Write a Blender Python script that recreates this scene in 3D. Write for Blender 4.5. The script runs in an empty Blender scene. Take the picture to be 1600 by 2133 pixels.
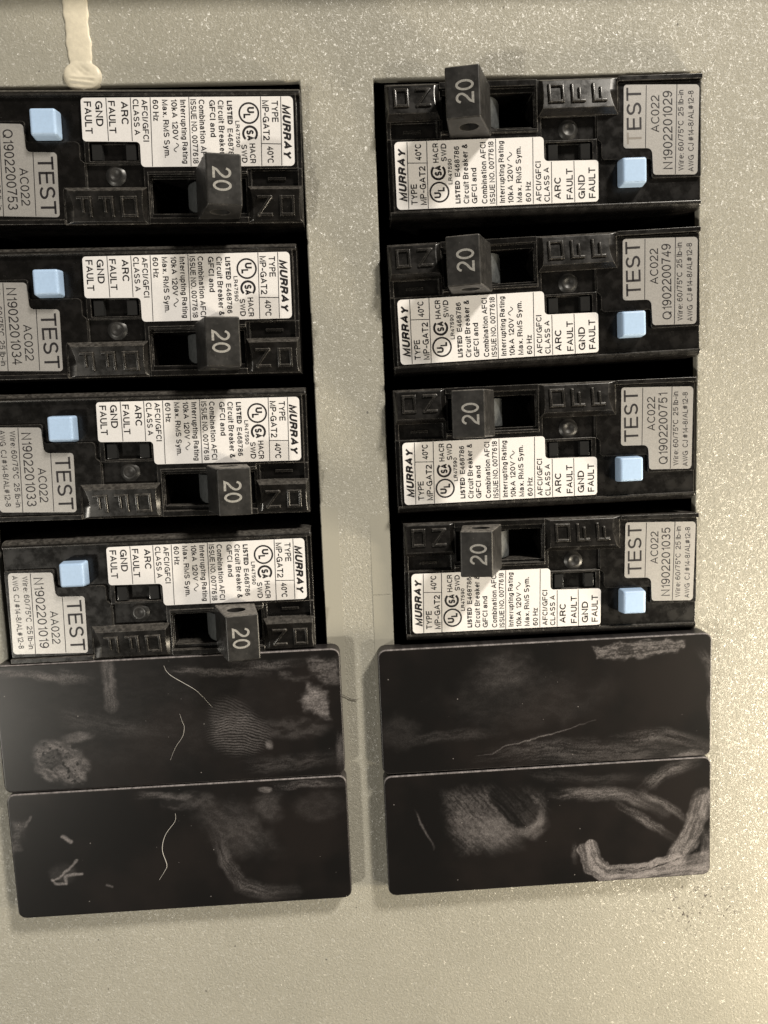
import bpy, bmesh, math, random
import numpy as np
from mathutils import Matrix, Vector

random.seed(7)
rng = np.random.default_rng(11)
scene = bpy.context.scene
COL = scene.collection
MM = 0.001
# The panel stands upright: panel x = world x, panel y (up) = world z, panel z (out of the panel) = world -y. All sizes below are mm.
Q = Matrix(((1, 0, 0), (0, 0, -1), (0, 1, 0)))
QI = Q.transposed()


def W(x, y, z=0.0):
    return Vector((x * MM, -z * MM, y * MM))


def rot3(a, b, g):
    return Matrix.Rotation(g, 3, 'Z') @ Matrix.Rotation(b, 3, 'Y') @ Matrix.Rotation(a, 3, 'X')


# ------------------------------------------------------------------ camera
cam = bpy.data.cameras.new('camera')
cam_o = bpy.data.objects.new('camera', cam)
COL.objects.link(cam_o)
CR = Matrix(((0.99838, 0.04255, -0.037783), (-0.037714, 0.991986, 0.12059), (0.042611, -0.118969, 0.991983)))
cam_o.matrix_world = Matrix.Translation(W(-1.47, 12.39, 146.34)) @ (Q @ CR).to_4x4()
cam.sensor_fit = 'VERTICAL'
cam.sensor_height = 36.0
cam.sensor_width = 36.0
cam.lens = 1569.04 / 2133 * 36
cam.clip_start = 0.005
cam.clip_end = 50
scene.camera = cam_o

# ------------------------------------------------------------------ room light
world = bpy.data.worlds.new('World')
scene.world = world
world.use_nodes = True
bg = world.node_tree.nodes['Background']
bg.inputs[0].default_value = (1.0, 0.93, 0.80, 1)
bg.inputs[1].default_value = 0.05


def area(name, pos, target, size, power, colour):
    l = bpy.data.lights.new(name, 'AREA')
    l.shape = 'DISK'
    l.size = size * MM
    l.energy = power
    l.color = colour
    o = bpy.data.objects.new(name, l)
    COL.objects.link(o)
    p, t = W(*pos), W(*target)
    o.location = p
    o.rotation_euler = (t - p).to_track_quat('-Z', 'Y').to_euler()
    return o


area('room_lamp', (900, 1400, 920), (0, 0, 0), 260, 43.0, (1.0, 0.93, 0.82))
area('right_glint_fill', (700, -300, 700), (40, -40, 0), 80, 2.4, (1.0, 0.90, 0.72))  # added to raise glints and brighten the right side, no known source there
area('left_fill', (-400, -230, 460), (-40, -90, 0), 50, 1.7, (1.0, 0.94, 0.82))  # added fill for the left side and lower-left glints, no known source
area('side_lamp', (205, -95, 60), (75, -70, 0), 50, 0.62, (1.0, 0.87, 0.66))
scene.view_settings.view_transform = 'Standard'
scene.view_settings.look = 'None'
scene.view_settings.exposure = 0.0
scene.view_settings.gamma = 1.0


# ------------------------------------------------------------------ materials
class NT:
    def __init__(self, name):
        self.m = bpy.data.materials.new(name)
        self.m.use_nodes = True
        self.t = self.m.node_tree
        self.b = self.t.nodes['Principled BSDF']

    def n(self, kind, **kw):
        nd = self.t.nodes.new(kind)
        ins = kw.pop('ins', {})
        for k, v in kw.items():
            setattr(nd, k, v)
        for k, v in ins.items():
            self.put(nd.inputs[k], v)
        return nd

    def put(self, sock, v):
        if isinstance(v, bpy.types.NodeSocket):
            self.t.links.new(v, sock)
        else:
            sock.default_value = v

    def coord(self, sx=1, sy=1, sz=1):
        tc = self.n('ShaderNodeTexCoord')
        mp = self.n('ShaderNodeMapping', ins={'Vector': tc.outputs['Object'], 'Scale': (1000 * sx, 1000 * sy, 1000 * sz)})
        return mp.outputs[0]

    def noise(self, scale, detail=2.0, rough=0.5, vec=None, dist=0.0):
        nd = self.n('ShaderNodeTexNoise', ins={'Scale': scale, 'Detail': detail, 'Roughness': rough, 'Distortion': dist})
        self.t.links.new(vec if vec is not None else self.coord(), nd.inputs['Vector'])
        return nd.outputs[0]

    def noise_col(self, scale, vec):
        nd = self.n('ShaderNodeTexNoise', ins={'Scale': scale, 'Detail': 1.0})
        self.t.links.new(vec, nd.inputs['Vector'])
        return nd.outputs['Color']

    def ramp(self, fac, a, b, va=0.0, vb=1.0, smooth=True):
        nd = self.n('ShaderNodeMapRange', ins={0: fac, 1: a, 2: b, 3: va, 4: vb})
        nd.interpolation_type = 'SMOOTHSTEP' if smooth else 'LINEAR'
        return nd.outputs[0]

    def math(self, op, a, b=0.0):
        nd = self.n('ShaderNodeMath', operation=op)
        self.put(nd.inputs[0], a)
        self.put(nd.inputs[1], b)
        return nd.outputs[0]

    def dot(self, a, b):
        nd = self.n('ShaderNodeVectorMath', operation='DOT_PRODUCT', ins={0: a, 1: b})
        return nd.outputs['Value']

    def mix(self, fac, a, b):
        nd = self.n('ShaderNodeMix', data_type='RGBA')
        self.put(nd.inputs[0], fac)
        self.put(nd.inputs[6], a)
        self.put(nd.inputs[7], b)
        return nd.outputs[2]

    def bump(self, height, strength, dist_mm, normal=None):
        nd = self.n('ShaderNodeBump', ins={'Height': height, 'Strength': strength, 'Distance': dist_mm * MM})
        if normal is not None:
            self.t.links.new(normal, nd.inputs['Normal'])
        return nd.outputs[0]

    def set(self, **kw):
        names = dict(col='Base Color', rough='Roughness', metal='Metallic', spec='Specular IOR Level', nor='Normal', coat='Coat Weight', coatr='Coat Roughness')
        for k, v in kw.items():
            self.put(self.b.inputs[names[k]], v)
        return self.m


def panel_paint(name, glint):
    m = NT(name)
    v = m.coord()
    worm = m.noise(2.0, 2.5, 0.55, v, 0.6)
    fine = m.noise(4.2, 1.0, 0.5, v)
    h = m.math('ADD', m.math('MULTIPLY', worm, 1.0), m.math('MULTIPLY', fine, 0.22))
    nor = m.bump(h, 1.0, 0.135 if glint else 0.012)
    # tiny facets of the hammered paint, each tipped its own way, that catch a lamp here and there
    warp = m.n('ShaderNodeVectorMath', operation='MULTIPLY_ADD', ins={0: m.noise_col(1.6, v), 1: (1.3, 1.3, 1.3), 2: v})
    cell = m.n('ShaderNodeTexVoronoi', ins={'Vector': warp.outputs[0], 'Scale': 3.3, 'Randomness': 1.0})
    tip = m.n('ShaderNodeVectorMath', operation='MULTIPLY_ADD', ins={0: cell.outputs['Color'], 1: (0.95, 0.95, 0.95), 2: (-0.475, -0.475, -0.475)})
    peel = m.bump(m.noise(2.4, 2.0, 0.5, v, 0.5), 1.0, 0.145)
    tipped = m.n('ShaderNodeVectorMath', operation='ADD', ins={0: tip.outputs[0], 1: peel})
    cnor = m.n('ShaderNodeVectorMath', operation='NORMALIZE', ins={0: tipped.outputs[0]}).outputs[0]
    big = m.noise(0.035, 3.0, 0.55, v)
    c = m.mix(m.ramp(big, 0.3, 0.7), (0.325, 0.312, 0.264, 1), (0.355, 0.340, 0.288, 1))
    if glint:
        # sooty scuff below the lower corner of the right-hand blanks, and stray black specks
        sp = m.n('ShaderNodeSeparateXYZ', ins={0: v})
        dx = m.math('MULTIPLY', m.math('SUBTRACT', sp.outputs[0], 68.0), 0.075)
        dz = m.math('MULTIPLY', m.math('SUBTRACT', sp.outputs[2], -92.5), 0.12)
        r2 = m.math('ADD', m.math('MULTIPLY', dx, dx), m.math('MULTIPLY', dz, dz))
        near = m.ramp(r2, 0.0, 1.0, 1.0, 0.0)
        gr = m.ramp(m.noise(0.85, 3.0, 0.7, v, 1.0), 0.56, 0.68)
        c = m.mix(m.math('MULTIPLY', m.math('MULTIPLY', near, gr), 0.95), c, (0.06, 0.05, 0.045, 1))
        sk = m.ramp(m.noise(0.9, 1.0, 0.4, v), 0.765, 0.79)
        c = m.mix(m.math('MULTIPLY', sk, 0.7), c, (0.05, 0.045, 0.04, 1))
    if glint:
        m.put(m.b.inputs['Coat Normal'], cnor)
        m.put(m.b.inputs['Coat IOR'], 1.75)
        return m.set(col=c, rough=0.5, spec=0.3, nor=nor, coat=0.46, coatr=0.34)
    return m.set(col=c, rough=0.45, spec=0.45, nor=nor)


def black_plastic(name, base, rough, speck=0.5, brown=(0.02, 0.017, 0.015, 1), top_dust=0.35):
    m = NT(name)
    v = m.coord()
    smear = m.noise(0.5, 4.0, 0.6, v)
    c = m.mix(m.ramp(smear, 0.35, 0.75), base, brown)
    dust = m.ramp(m.noise(3.0, 1.0, 0.5, v), 0.70, 0.80)
    fil = m.ramp(m.noise(1.1, 3.0, 0.65, v), 0.45, 0.75)
    c = m.mix(m.math('MULTIPLY', m.math('MULTIPLY', dust, fil), speck), c, (0.28, 0.26, 0.24, 1))
    edge = m.ramp(m.math('SUBTRACT', 1.0, m.dot(m.n('ShaderNodeBevel', samples=3, ins={'Radius': 0.22 * MM}).outputs[0], m.n('ShaderNodeNewGeometry').outputs['True Normal'])), 0.015, 0.12)
    c = m.mix(m.math('MULTIPLY', edge, m.ramp(fil, 0.0, 1.0, 0.3, 1.0)), c, (0.24, 0.225, 0.205, 1))  # pale edges: wear, plus lit-edge highlights painted into the colour
    # plaster dust that has settled on whatever faces up
    up = m.n('ShaderNodeSeparateXYZ', ins={0: m.n('ShaderNodeNewGeometry').outputs['Normal']}).outputs[2]
    settled = m.math('MULTIPLY', m.ramp(up, 0.35, 0.9), m.ramp(m.noise(1.6, 3.0, 0.6, v), 0.3, 0.7, 0.25, 1.0))
    settled = m.math('MULTIPLY', settled, top_dust)
    c = m.mix(settled, c, (0.27, 0.25, 0.225, 1))
    r = m.math('ADD', m.math('MULTIPLY', m.ramp(smear, 0.3, 0.7), 0.14), rough)
    r = m.math('ADD', r, m.math('MULTIPLY', settled, 0.3))
    nor = m.bump(m.noise(4.0, 2.0, 0.6, v), 0.5, 0.008)
    return m.set(col=c, rough=r, spec=0.5, nor=nor)


def simple(name, col, rough, spec=0.5, metal=0.0, grain=0.0, gscale=4.0, bump=0.0):
    m = NT(name)
    c = col
    kw = {}
    v = m.coord()
    nz = m.noise(gscale, 3.0, 0.6, v)
    if grain:
        dark = tuple(x * (1 - grain) for x in col[:3]) + (1,)
        c = m.mix(m.ramp(nz, 0.35, 0.65), dark, col)
    if bump:
        kw['nor'] = m.bump(nz, 1.0, bump)
    return m.set(col=c, rough=rough, spec=spec, metal=metal, **kw)


M_PANEL = panel_paint('hammered_panel_paint', True)
M_TAB = panel_paint('smooth_panel_paint', False)
M_BODY = black_plastic('breaker_plastic', (0.004, 0.0036, 0.0033, 1), 0.20, 0.3, (0.007, 0.006, 0.0055, 1))
M_BLOCK = black_plastic('embossed_plastic', (0.006, 0.0055, 0.005, 1), 0.20, 0.3, (0.010, 0.0085, 0.0075, 1))
M_HANDLE = black_plastic('handle_plastic', (0.015, 0.0145, 0.014, 1), 0.36, 0.6, (0.026, 0.0245, 0.0235, 1), top_dust=0.75)
M_DRUM = simple('drum_plastic', (0.075, 0.08, 0.082, 1), 0.5, grain=0.3, gscale=1.5)
M_DARK = simple('enclosure_black', (0.004, 0.004, 0.004, 1), 0.8, spec=0.1)
M_LABEL = simple('white_label_paper', (0.79, 0.77, 0.765, 1), 0.55, grain=0.07, gscale=5.0, bump=0.006)
M_SILVER = simple('silver_label_foil', (0.50, 0.485, 0.47, 1), 0.36, metal=0.45, grain=0.14, gscale=6.0, bump=0.01)
M_INK = simple('black_ink', (0.012, 0.010, 0.012, 1), 0.5)
M_FADED = simple('faded_ink', (0.22, 0.20, 0.18, 1), 0.5)
M_NUM = simple('grey_print', (0.34, 0.33, 0.31, 1), 0.6, grain=0.35, gscale=5.0)
M_BUTTON = simple('pale_blue_plastic', (0.44, 0.60, 0.84, 1), 0.38, grain=0.05, gscale=2.0, bump=0.006)
M_PIPE = simple('clear_grey_plastic', (0.02, 0.02, 0.02, 1), 0.2)
M_DRIP = simple('cream_paint', (0.72, 0.66, 0.53, 1), 0.42, grain=0.1, gscale=1.0, bump=0.05)
M_LINT = simple('pale_lint', (0.5, 0.48, 0.46, 1), 0.7)
M_HAIR = simple('dark_hair', (0.05, 0.04, 0.03, 1), 0.5)


def blank_material():
    m = NT('dusty_blank_plastic')
    v = m.coord()
    at = m.n('ShaderNodeAttribute', attribute_name='dust')
    grain = m.ramp(m.noise(4.5, 2.0, 0.7, v), 0.25, 0.75, 0.55, 1.2)
    d = m.math('MULTIPLY', at.outputs['Fac'], grain)
    base = m.mix(m.ramp(m.noise(0.06, 3, 0.5, v), 0.4, 0.65), (0.007, 0.0065, 0.0065, 1), (0.012, 0.010, 0.0095, 1))
    sp = m.ramp(m.noise(1.7, 0.0, 0.5, v), 0.86, 0.9)
    base = m.mix(m.math('MULTIPLY', sp, 0.5), base, (0.3, 0.28, 0.27, 1))
    c = m.mix(d, base, (0.30, 0.275, 0.275, 1))
    r = m.math('ADD', 0.31, m.math('MULTIPLY', d, 0.5))
    scr = m.noise(1.2, 3.0, 0.6, m.coord(0.08, 1, 1.5))
    nor = m.bump(m.math('ADD', m.math('MULTIPLY', scr, 0.6), m.noise(6.0, 1.0, 0.5, v)), 0.4, 0.012)
    return m.set(col=c, rough=r, spec=0.22, nor=nor)


M_BLANK = blank_material()


# ------------------------------------------------------------------ mesh helpers (local mm: x right, y up, z out)
def finish(bm, mat, sharp=35):
    for v in bm.verts:
        x, y, z = v.co
        v.co = (x * MM, -z * MM, y * MM)
    bmesh.ops.recalc_face_normals(bm, faces=bm.faces)
    me = bpy.data.meshes.new('mesh')
    bm.to_mesh(me)
    bm.free()
    me.materials.append(mat)
    me.shade_smooth()
    me.set_sharp_from_angle(angle=math.radians(sharp))
    return me


FLAT = ('label_printing', 'rating_number', 'faded_letter', 'paint_drip', 'pivot_boss', 'lint_fibre', 'hair', 'blank_plate')


def obj(name, me, parent=None, kind=None, label=None):
    o = bpy.data.objects.new(name, me)
    COL.objects.link(o)
    if me is not None:
        me.name = name
    if me is not None and 20 < len(me.polygons) < 6000 and name not in FLAT:
        w = o.modifiers.new('even_shading', 'WEIGHTED_NORMAL')
        w.keep_sharp = True
        w.weight = 60
    if parent is not None:
        o.parent = parent
    if kind:
        o['kind'] = kind
    if label:
        o['label'] = label
    return o


def bevel_sharp(bm, off, seg=2, ang=25):
    bmesh.ops.recalc_face_normals(bm, faces=bm.faces)
    bm.normal_update()
    es = [e for e in bm.edges if len(e.link_faces) == 2 and e.calc_face_angle(0) > math.radians(ang)]
    bmesh.ops.bevel(bm, geom=es, offset=off, segments=seg, profile=0.6, affect='EDGES', clamp_overlap=True)


def prism(bm, base, top):
    """Closed solid between two outlines of equal length, lists of (x, y, z)."""
    n = len(base)
    b = [bm.verts.new(p) for p in base]
    t = [bm.verts.new(p) for p in top]
    bm.faces.new(list(reversed(b)))
    bm.faces.new(t)
    for i in range(n):
        j = (i + 1) % n
        bm.faces.new((b[i], b[j], t[j], t[i]))


def box(bm, x0, x1, y0, y1, z0, z1, taper=0.0):
    t = taper
    prism(bm, [(x0, y0, z0), (x1, y0, z0), (x1, y1, z0), (x0, y1, z0)],
          [(x0 + t, y0 + t, z1), (x1 - t, y0 + t, z1), (x1 - t, y1 - t, z1), (x0 + t, y1 - t, z1)])


def round_outline(pts, radii, seg=5):
    out = []
    n = len(pts)
    for i in range(n):
        p0, p, p1 = Vector(pts[i - 1]), Vector(pts[i]), Vector(pts[(i + 1) % n])
        r = radii[i] if isinstance(radii, (list, tuple)) else radii
        d0, d1 = (p0 - p).normalized(), (p1 - p).normalized()
        ang = d0.angle(d1)
        k = r / math.tan(ang / 2)
        c = p + (d0 + d1).normalized() * (r / math.sin(ang / 2))
        a, b = p + d0 * k - c, p + d1 * k - c
        for s in range(seg + 1):
            t = s / seg
            q = a.lerp(b, t)
            q = q.normalized() * r
            out.append(tuple(c + q))
    return out


def heightfield(rects, floor):
    """Solid whose front is a patchwork of rectangles at their own heights (later ones overrule earlier ones)."""
    xs = sorted({round(v, 3) for r in rects for v in r[0:2]})
    ys = sorted({round(v, 3) for r in rects for v in r[2:4]})
    H = {}
    for i in range(len(xs) - 1):
        for j in range(len(ys) - 1):
            cx, cy = (xs[i] + xs[i + 1]) / 2, (ys[j] + ys[j + 1]) / 2
            for x0, x1, y0, y1, z in rects:
                if x0 < cx < x1 and y0 < cy < y1:
                    H[i, j] = z
    bm = bmesh.new()
    cache = {}

    def V(x, y, z):
        k = (x, y, round(z, 4))
        if k not in cache:
            cache[k] = bm.verts.new(k)
        return cache[k]

    lev = {}
    for (i, j), z in H.items():
        for a in (i, i + 1):
            for b in (j, j + 1):
                lev.setdefault((a, b), set()).add(z)

    def column(a, b, z0, z1):
        zs = sorted({z0, z1} | {z for z in lev[a, b] if z0 < z < z1})
        return [V(xs[a], ys[b], z) for z in zs]

    for (i, j), z in H.items():
        bm.faces.new([V(xs[i], ys[j], z), V(xs[i + 1], ys[j], z), V(xs[i + 1], ys[j + 1], z), V(xs[i], ys[j + 1], z)])
        for (di, dj, a, b) in ((-1, 0, (i, j + 1), (i, j)), (1, 0, (i + 1, j), (i + 1, j + 1)), (0, -1, (i, j), (i + 1, j)), (0, 1, (i + 1, j + 1), (i, j + 1))):
            zn = H.get((i + di, j + dj), floor)
            if zn < z:
                ca, cb = column(*a, zn, z), column(*b, zn, z)
                bm.faces.new(ca + list(reversed(cb)))
    return bm


# ------------------------------------------------------------------ lettering: a plain grotesque drawn as pen strokes
def arc(cx, cy, rx, ry, a0, a1):
    n = max(4, int(abs(a1 - a0) / 17))
    return [(cx + rx * math.cos(math.radians(a0 + (a1 - a0) * k / n)), cy + ry * math.sin(math.radians(a0 + (a1 - a0) * k / n))) for k in range(n + 1)]


def ess(w, h):
    return [arc(w / 2, h * 0.745, w * 0.45, h * 0.255, 20, 270)[:-1] + arc(w / 2, h * 0.245, w * 0.5, h * 0.245, 90, -160)]


def oval(cx, cy, rx, ry):
    return arc(cx, cy, rx, ry, 90, 450)


X = 0.72
PEN = {
    'A': [[(0, 0), (0.35, 1), (0.70, 0)], [(0.12, 0.33), (0.58, 0.33)]],
    'B': [[(0, 0), (0, 1), (0.3, 1)] + arc(0.3, 0.76, 0.25, 0.24, 80, -80) + [(0.3, 0.52), (0, 0.52)], [(0.3, 0.52)] + arc(0.32, 0.26, 0.27, 0.26, 80, -80) + [(0.3, 0), (0, 0)]],
    'C': [arc(0.36, 0.5, 0.36, 0.5, 42, 318)],
    'D': [[(0, 0), (0, 1), (0.28, 1)] + arc(0.28, 0.5, 0.36, 0.5, 80, -80) + [(0.28, 0), (0, 0)]],
    'E': [[(0.55, 1), (0, 1), (0, 0), (0.57, 0)], [(0, 0.52), (0.51, 0.52)]],
    'F': [[(0.53, 1), (0, 1), (0, 0)], [(0, 0.5), (0.46, 0.5)]],
    'G': [arc(0.37, 0.5, 0.37, 0.5, 42, 335), [(0.43, 0.47), (0.73, 0.47), (0.73, 0.0)]],
    'H': [[(0, 0), (0, 1)], [(0.6, 0), (0.6, 1)], [(0, 0.52), (0.6, 0.52)]],
    'I': [[(0, 0), (0, 1)]],
    'J': [[(0.42, 1), (0.42, 0.28)] + arc(0.21, 0.26, 0.21, 0.26, 0, -180)],
    'L': [[(0, 1), (0, 0), (0.48, 0)]],
    'M': [[(0, 0), (0, 1), (0.36, 0.03), (0.72, 1), (0.72, 0)]],
    'N': [[(0, 0), (0, 1), (0.6, 0), (0.6, 1)]],
    'O': [oval(0.38, 0.5, 0.38, 0.5)],
    'P': [[(0, 0), (0, 1), (0.3, 1)] + arc(0.3, 0.735, 0.27, 0.265, 80, -80) + [(0.3, 0.47), (0, 0.47)]],
    'Q': [oval(0.38, 0.5, 0.38, 0.5), [(0.48, 0.26), (0.76, -0.03)]],
    'R': [[(0, 0), (0, 1), (0.31, 1)] + arc(0.31, 0.745, 0.27, 0.255, 80, -80) + [(0.31, 0.49), (0, 0.49)], [(0.32, 0.49), (0.5, 0.36), (0.58, 0)]],
    'S': ess(0.58, 1),
    'T': [[(0, 1), (0.6, 1)], [(0.3, 1), (0.3, 0)]],
    'U': [[(0, 1), (0, 0.3)] + arc(0.3, 0.3, 0.3, 0.3, 190, 350) + [(0.6, 0.3), (0.6, 1)]],
    'V': [[(0, 1), (0.33, 0), (0.66, 1)]],
    'W': [[(0, 1), (0.23, 0), (0.46, 1), (0.69, 0), (0.92, 1)]],
    'Y': [[(0, 1), (0.33, 0.44), (0.66, 1)], [(0.33, 0.44), (0.33, 0)]],
    '0': [oval(0.26, 0.5, 0.26, 0.5)],
    '1': [[(0.06, 0.78), (0.2, 0.82), (0.28, 1), (0.28, 0)]],
    '2': [arc(0.26, 0.72, 0.25, 0.28, 170, -25) + [(0.36, 0.42), (0.08, 0.18), (0.0, 0.0), (0.52, 0)]],
    '3': [arc(0.26, 0.75, 0.23, 0.25, 160, -90), arc(0.26, 0.25, 0.26, 0.25, 90, -160)],
    '4': [[(0.38, 0), (0.38, 1), (0, 0.28), (0.52, 0.28)]],
    '5': [[(0.48, 1), (0.1, 1), (0.03, 0.48)] + arc(0.26, 0.32, 0.26, 0.32, 120, -155)],
    '6': [arc(0.26, 0.31, 0.25, 0.31, 170, 530), arc(0.28, 0.5, 0.27, 0.5, 40, 190)],
    '7': [[(0, 1), (0.5, 1), (0.3, 0.55), (0.18, 0)]],
    '8': [oval(0.26, 0.76, 0.22, 0.24), oval(0.26, 0.26, 0.26, 0.26)],
    '9': [arc(0.26, 0.69, 0.25, 0.31, -10, 350), arc(0.24, 0.5, 0.27, 0.5, 220, 370)],
    'a': [[(0.04, 0.52)] + arc(0.23, 0.5, 0.2, 0.22, 150, 10) + [(0.43, 0.12), (0.5, 0)], oval(0.2, 0.2, 0.2, 0.2)],
    'b': [[(0, 0), (0, 1)], oval(0.23, 0.36, 0.23, 0.36)],
    'c': [arc(0.24, 0.36, 0.24, 0.36, 45, 315)],
    'd': [[(0.46, 0), (0.46, 1)], oval(0.23, 0.36, 0.23, 0.36)],
    'e': [[(0.02, 0.38), (0.46, 0.38)] + arc(0.24, 0.36, 0.23, 0.36, 20, 315)],
    'f': [[(0.28, 1), (0.16, 0.97), (0.11, 0.85), (0.11, 0)], [(0, X), (0.26, X)]],
    'g': [oval(0.22, 0.38, 0.22, 0.34), [(0.44, X), (0.44, -0.06)] + arc(0.22, -0.06, 0.22, 0.2, -10, -155)],
    'i': [[(0, 0), (0, 0.62)], [(0, 0.95), (0, 1.0)]],
    'k': [[(0, 0), (0, 1)], [(0.38, X), (0, 0.28)], [(0.14, 0.42), (0.42, 0)]],
    'l': [[(0, 0), (0, 1)]],
    'm': [[(0, 0), (0, X)], [(0, 0.46)] + arc(0.17, 0.5, 0.17, 0.22, 165, 10) + [(0.34, 0.4), (0.34, 0)], [(0.34, 0.46)] + arc(0.51, 0.5, 0.17, 0.22, 165, 10) + [(0.68, 0.4), (0.68, 0)]],
    'n': [[(0, 0), (0, X)], [(0, 0.44)] + arc(0.2, 0.48, 0.2, 0.24, 165, 10) + [(0.4, 0.4), (0.4, 0)]],
    'o': [oval(0.24, 0.36, 0.24, 0.36)],
    'p': [[(0, X), (0, -0.28)], oval(0.23, 0.36, 0.23, 0.36)],
    'r': [[(0, 0), (0, X)], [(0, 0.42)] + arc(0.2, 0.46, 0.2, 0.26, 165, 75)],
    's': ess(0.4, X),
    't': [[(0.1, 0.94), (0.1, 0.14), (0.14, 0.02), (0.25, 0.0)], [(0, X), (0.25, X)]],
    'u': [[(0, X), (0, 0.24)] + arc(0.2, 0.24, 0.2, 0.24, 195, 345) + [(0.4, 0.3)], [(0.4, X), (0.4, 0)]],
    'x': [[(0, 0), (0.4, X)], [(0, X), (0.4, 0)]],
    'y': [[(0, X), (0.21, 0.02)], [(0.42, X), (0.19, -0.12), (0.12, -0.25), (0.02, -0.27)]],
    'z': [[(0, X), (0.38, X), (0, 0), (0.4, 0)]],
    '.': [[(0, 0.0), (0, 0.05)]],
    ':': [[(0, 0.0), (0, 0.05)], [(0, 0.6), (0, 0.65)]],
    '-': [[(0, 0.36), (0.26, 0.36)]],
    '/': [[(0, -0.02), (0.28, 1.02)]],
    '#': [[(0.1, 0), (0.22, 1)], [(0.34, 0), (0.46, 1)], [(0.02, 0.66), (0.56, 0.66)], [(0, 0.34), (0.54, 0.34)]],
    '&': [[(0.62, 0), (0.2, 0.62), (0.14, 0.8), (0.22, 0.97), (0.34, 0.98), (0.42, 0.84), (0.36, 0.68), (0.1, 0.46), (0.02, 0.26), (0.1, 0.05), (0.26, 0.0), (0.42, 0.08), (0.58, 0.4)]],
    '\u00b0': [oval(0.11, 0.86, 0.11, 0.13)],
}
_glyph = {}


def ribbon(pts, w):
    """A pen stroke of width w as a strip of quads with mitred corners."""
    P = [np.array(p, float) for p in pts]
    closed = np.hypot(*(P[0] - P[-1])) < 1e-6
    if closed:
        P = P[:-1]
    n = len(P)
    L, Rr = [], []
    for i in range(n):
        a, c = (P[i - 1], P[(i + 1) % n]) if closed else (P[max(i - 1, 0)], P[min(i + 1, n - 1)])
        d0, d1 = P[i] - a, c - P[i]
        d0 = d0 / (np.hypot(*d0) + 1e-12) if np.hypot(*d0) > 1e-9 else d1 / np.hypot(*d1)
        d1 = d1 / np.hypot(*d1) if np.hypot(*d1) > 1e-9 else d0
        n0, n1 = np.array((-d0[1], d0[0])), np.array((-d1[1], d1[0]))
        m = n0 + n1
        m = m / (np.hypot(*m) + 1e-9)
        k = min(1 / max(m @ n0, 0.2), 1.9)
        L.append(P[i] + m * k * w / 2)
        Rr.append(P[i] - m * k * w / 2)
    v = L + Rr
    f = [(i, (i + 1) % n, n + (i + 1) % n, n + i) for i in range(n if closed else n - 1)]
    return v, f


def glyphs(s, style=''):
    key = (s, style)
    if key not in _glyph:
        w = 0.26 if 'b' in style else 0.12 if 't' in style else 0.175 if 'n' in style else 0.135
        V, F, x = [], [], 0.0
        for ch in s:
            if ch == ' ':
                x += 0.30
                continue
            st = PEN[ch]
            wide = max(p[0] for q in st for p in q)
            for q in st:
                q = [(x + w / 2 + p[0] * (1.0 if wide else 1), w / 2 + p[1] * (1 - w)) for p in q]
                if len(q) == 2 and abs(q[0][1] - q[1][1]) < 0.08 and q[0][0] == q[1][0]:
                    q[1] = (q[1][0], q[0][1] + w * 0.55)
                    q[0] = (q[0][0], q[0][1] - w * 0.5)
                elif len(q) == 2 or abs(q[0][0] - q[-1][0]) > 1e-6 or abs(q[0][1] - q[-1][1]) > 1e-6:
                    for e, o in ((0, 1), (-1, -2)):  # straight strokes run to the full letter height
                        dx, dy = q[e][0] - q[o][0], q[e][1] - q[o][1]
                        if abs(dx) < 1e-6 or abs(dy) < 1e-6:
                            l = abs(dx) + abs(dy)
                            q[e] = (q[e][0] + dx / l * w * 0.5, q[e][1] + dy / l * w * 0.5)
                v, f = ribbon(q, w)
                F += [tuple(i + len(V) for i in t) for t in f]
                V += [tuple(p) for p in v]
            x += wide + w + 0.115
        V = np.array(V)
        if 'i' in style:
            V[:, 0] += 0.25 * V[:, 1]
        _glyph[key] = (V, F)
    return _glyph[key]


def cap_height(style):
    return 1.0


def put_text(bm, s, xcap, xbase, y0, y1, z, style=''):
    """Text that reads upwards (+y) with its letter tops towards -x."""
    vs, fs = glyphs(s, style)
    ch = cap_height(style)
    lo, hi = vs[:, 0].min(), vs[:, 0].max()
    Y = y0 + (vs[:, 0] - lo) * (y1 - y0) / (hi - lo)
    X_ = xbase + vs[:, 1] * (xcap - xbase) / ch
    zz = z if callable(z) else (lambda x, y: z)
    bv = [bm.verts.new((x, y, zz(x, y))) for x, y in zip(X_, Y)]
    for f in fs:
        try:
            bm.faces.new([bv[i] for i in f])
        except ValueError:
            pass


def put_line(bm, p, q, w, z):
    p, q = Vector(p), Vector(q)
    n = Vector((-(q - p).y, (q - p).x)).normalized() * w / 2
    bm.faces.new([bm.verts.new((*(a + b), z)) for a, b in ((p, n), (p, -n), (q, -n), (q, n))])


def put_ring(bm, cx, cy, r0, r1, z, a0=0.0, a1=2 * math.pi, n=40):
    prev = None
    for i in range(n + 1):
        a = a0 + (a1 - a0) * i / n
        c = (math.cos(a), math.sin(a))
        cur = (bm.verts.new((cx + r0 * c[0], cy + r0 * c[1], z)), bm.verts.new((cx + r1 * c[0], cy + r1 * c[1], z)))
        if prev:
            bm.faces.new((prev[0], prev[1], cur[1], cur[0]))
        prev = cur


def flat_mesh(bm, mat):
    for f in bm.faces:
        f.normal_update()
        if f.normal.z < 0:
            f.normal_flip()
    for v in bm.verts:
        x, y, z = v.co
        v.co = (x * MM, -z * MM, y * MM)
    me = bpy.data.meshes.new('lettering')
    bm.to_mesh(me)
    bm.free()
    me.materials.append(mat)
    return me


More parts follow.
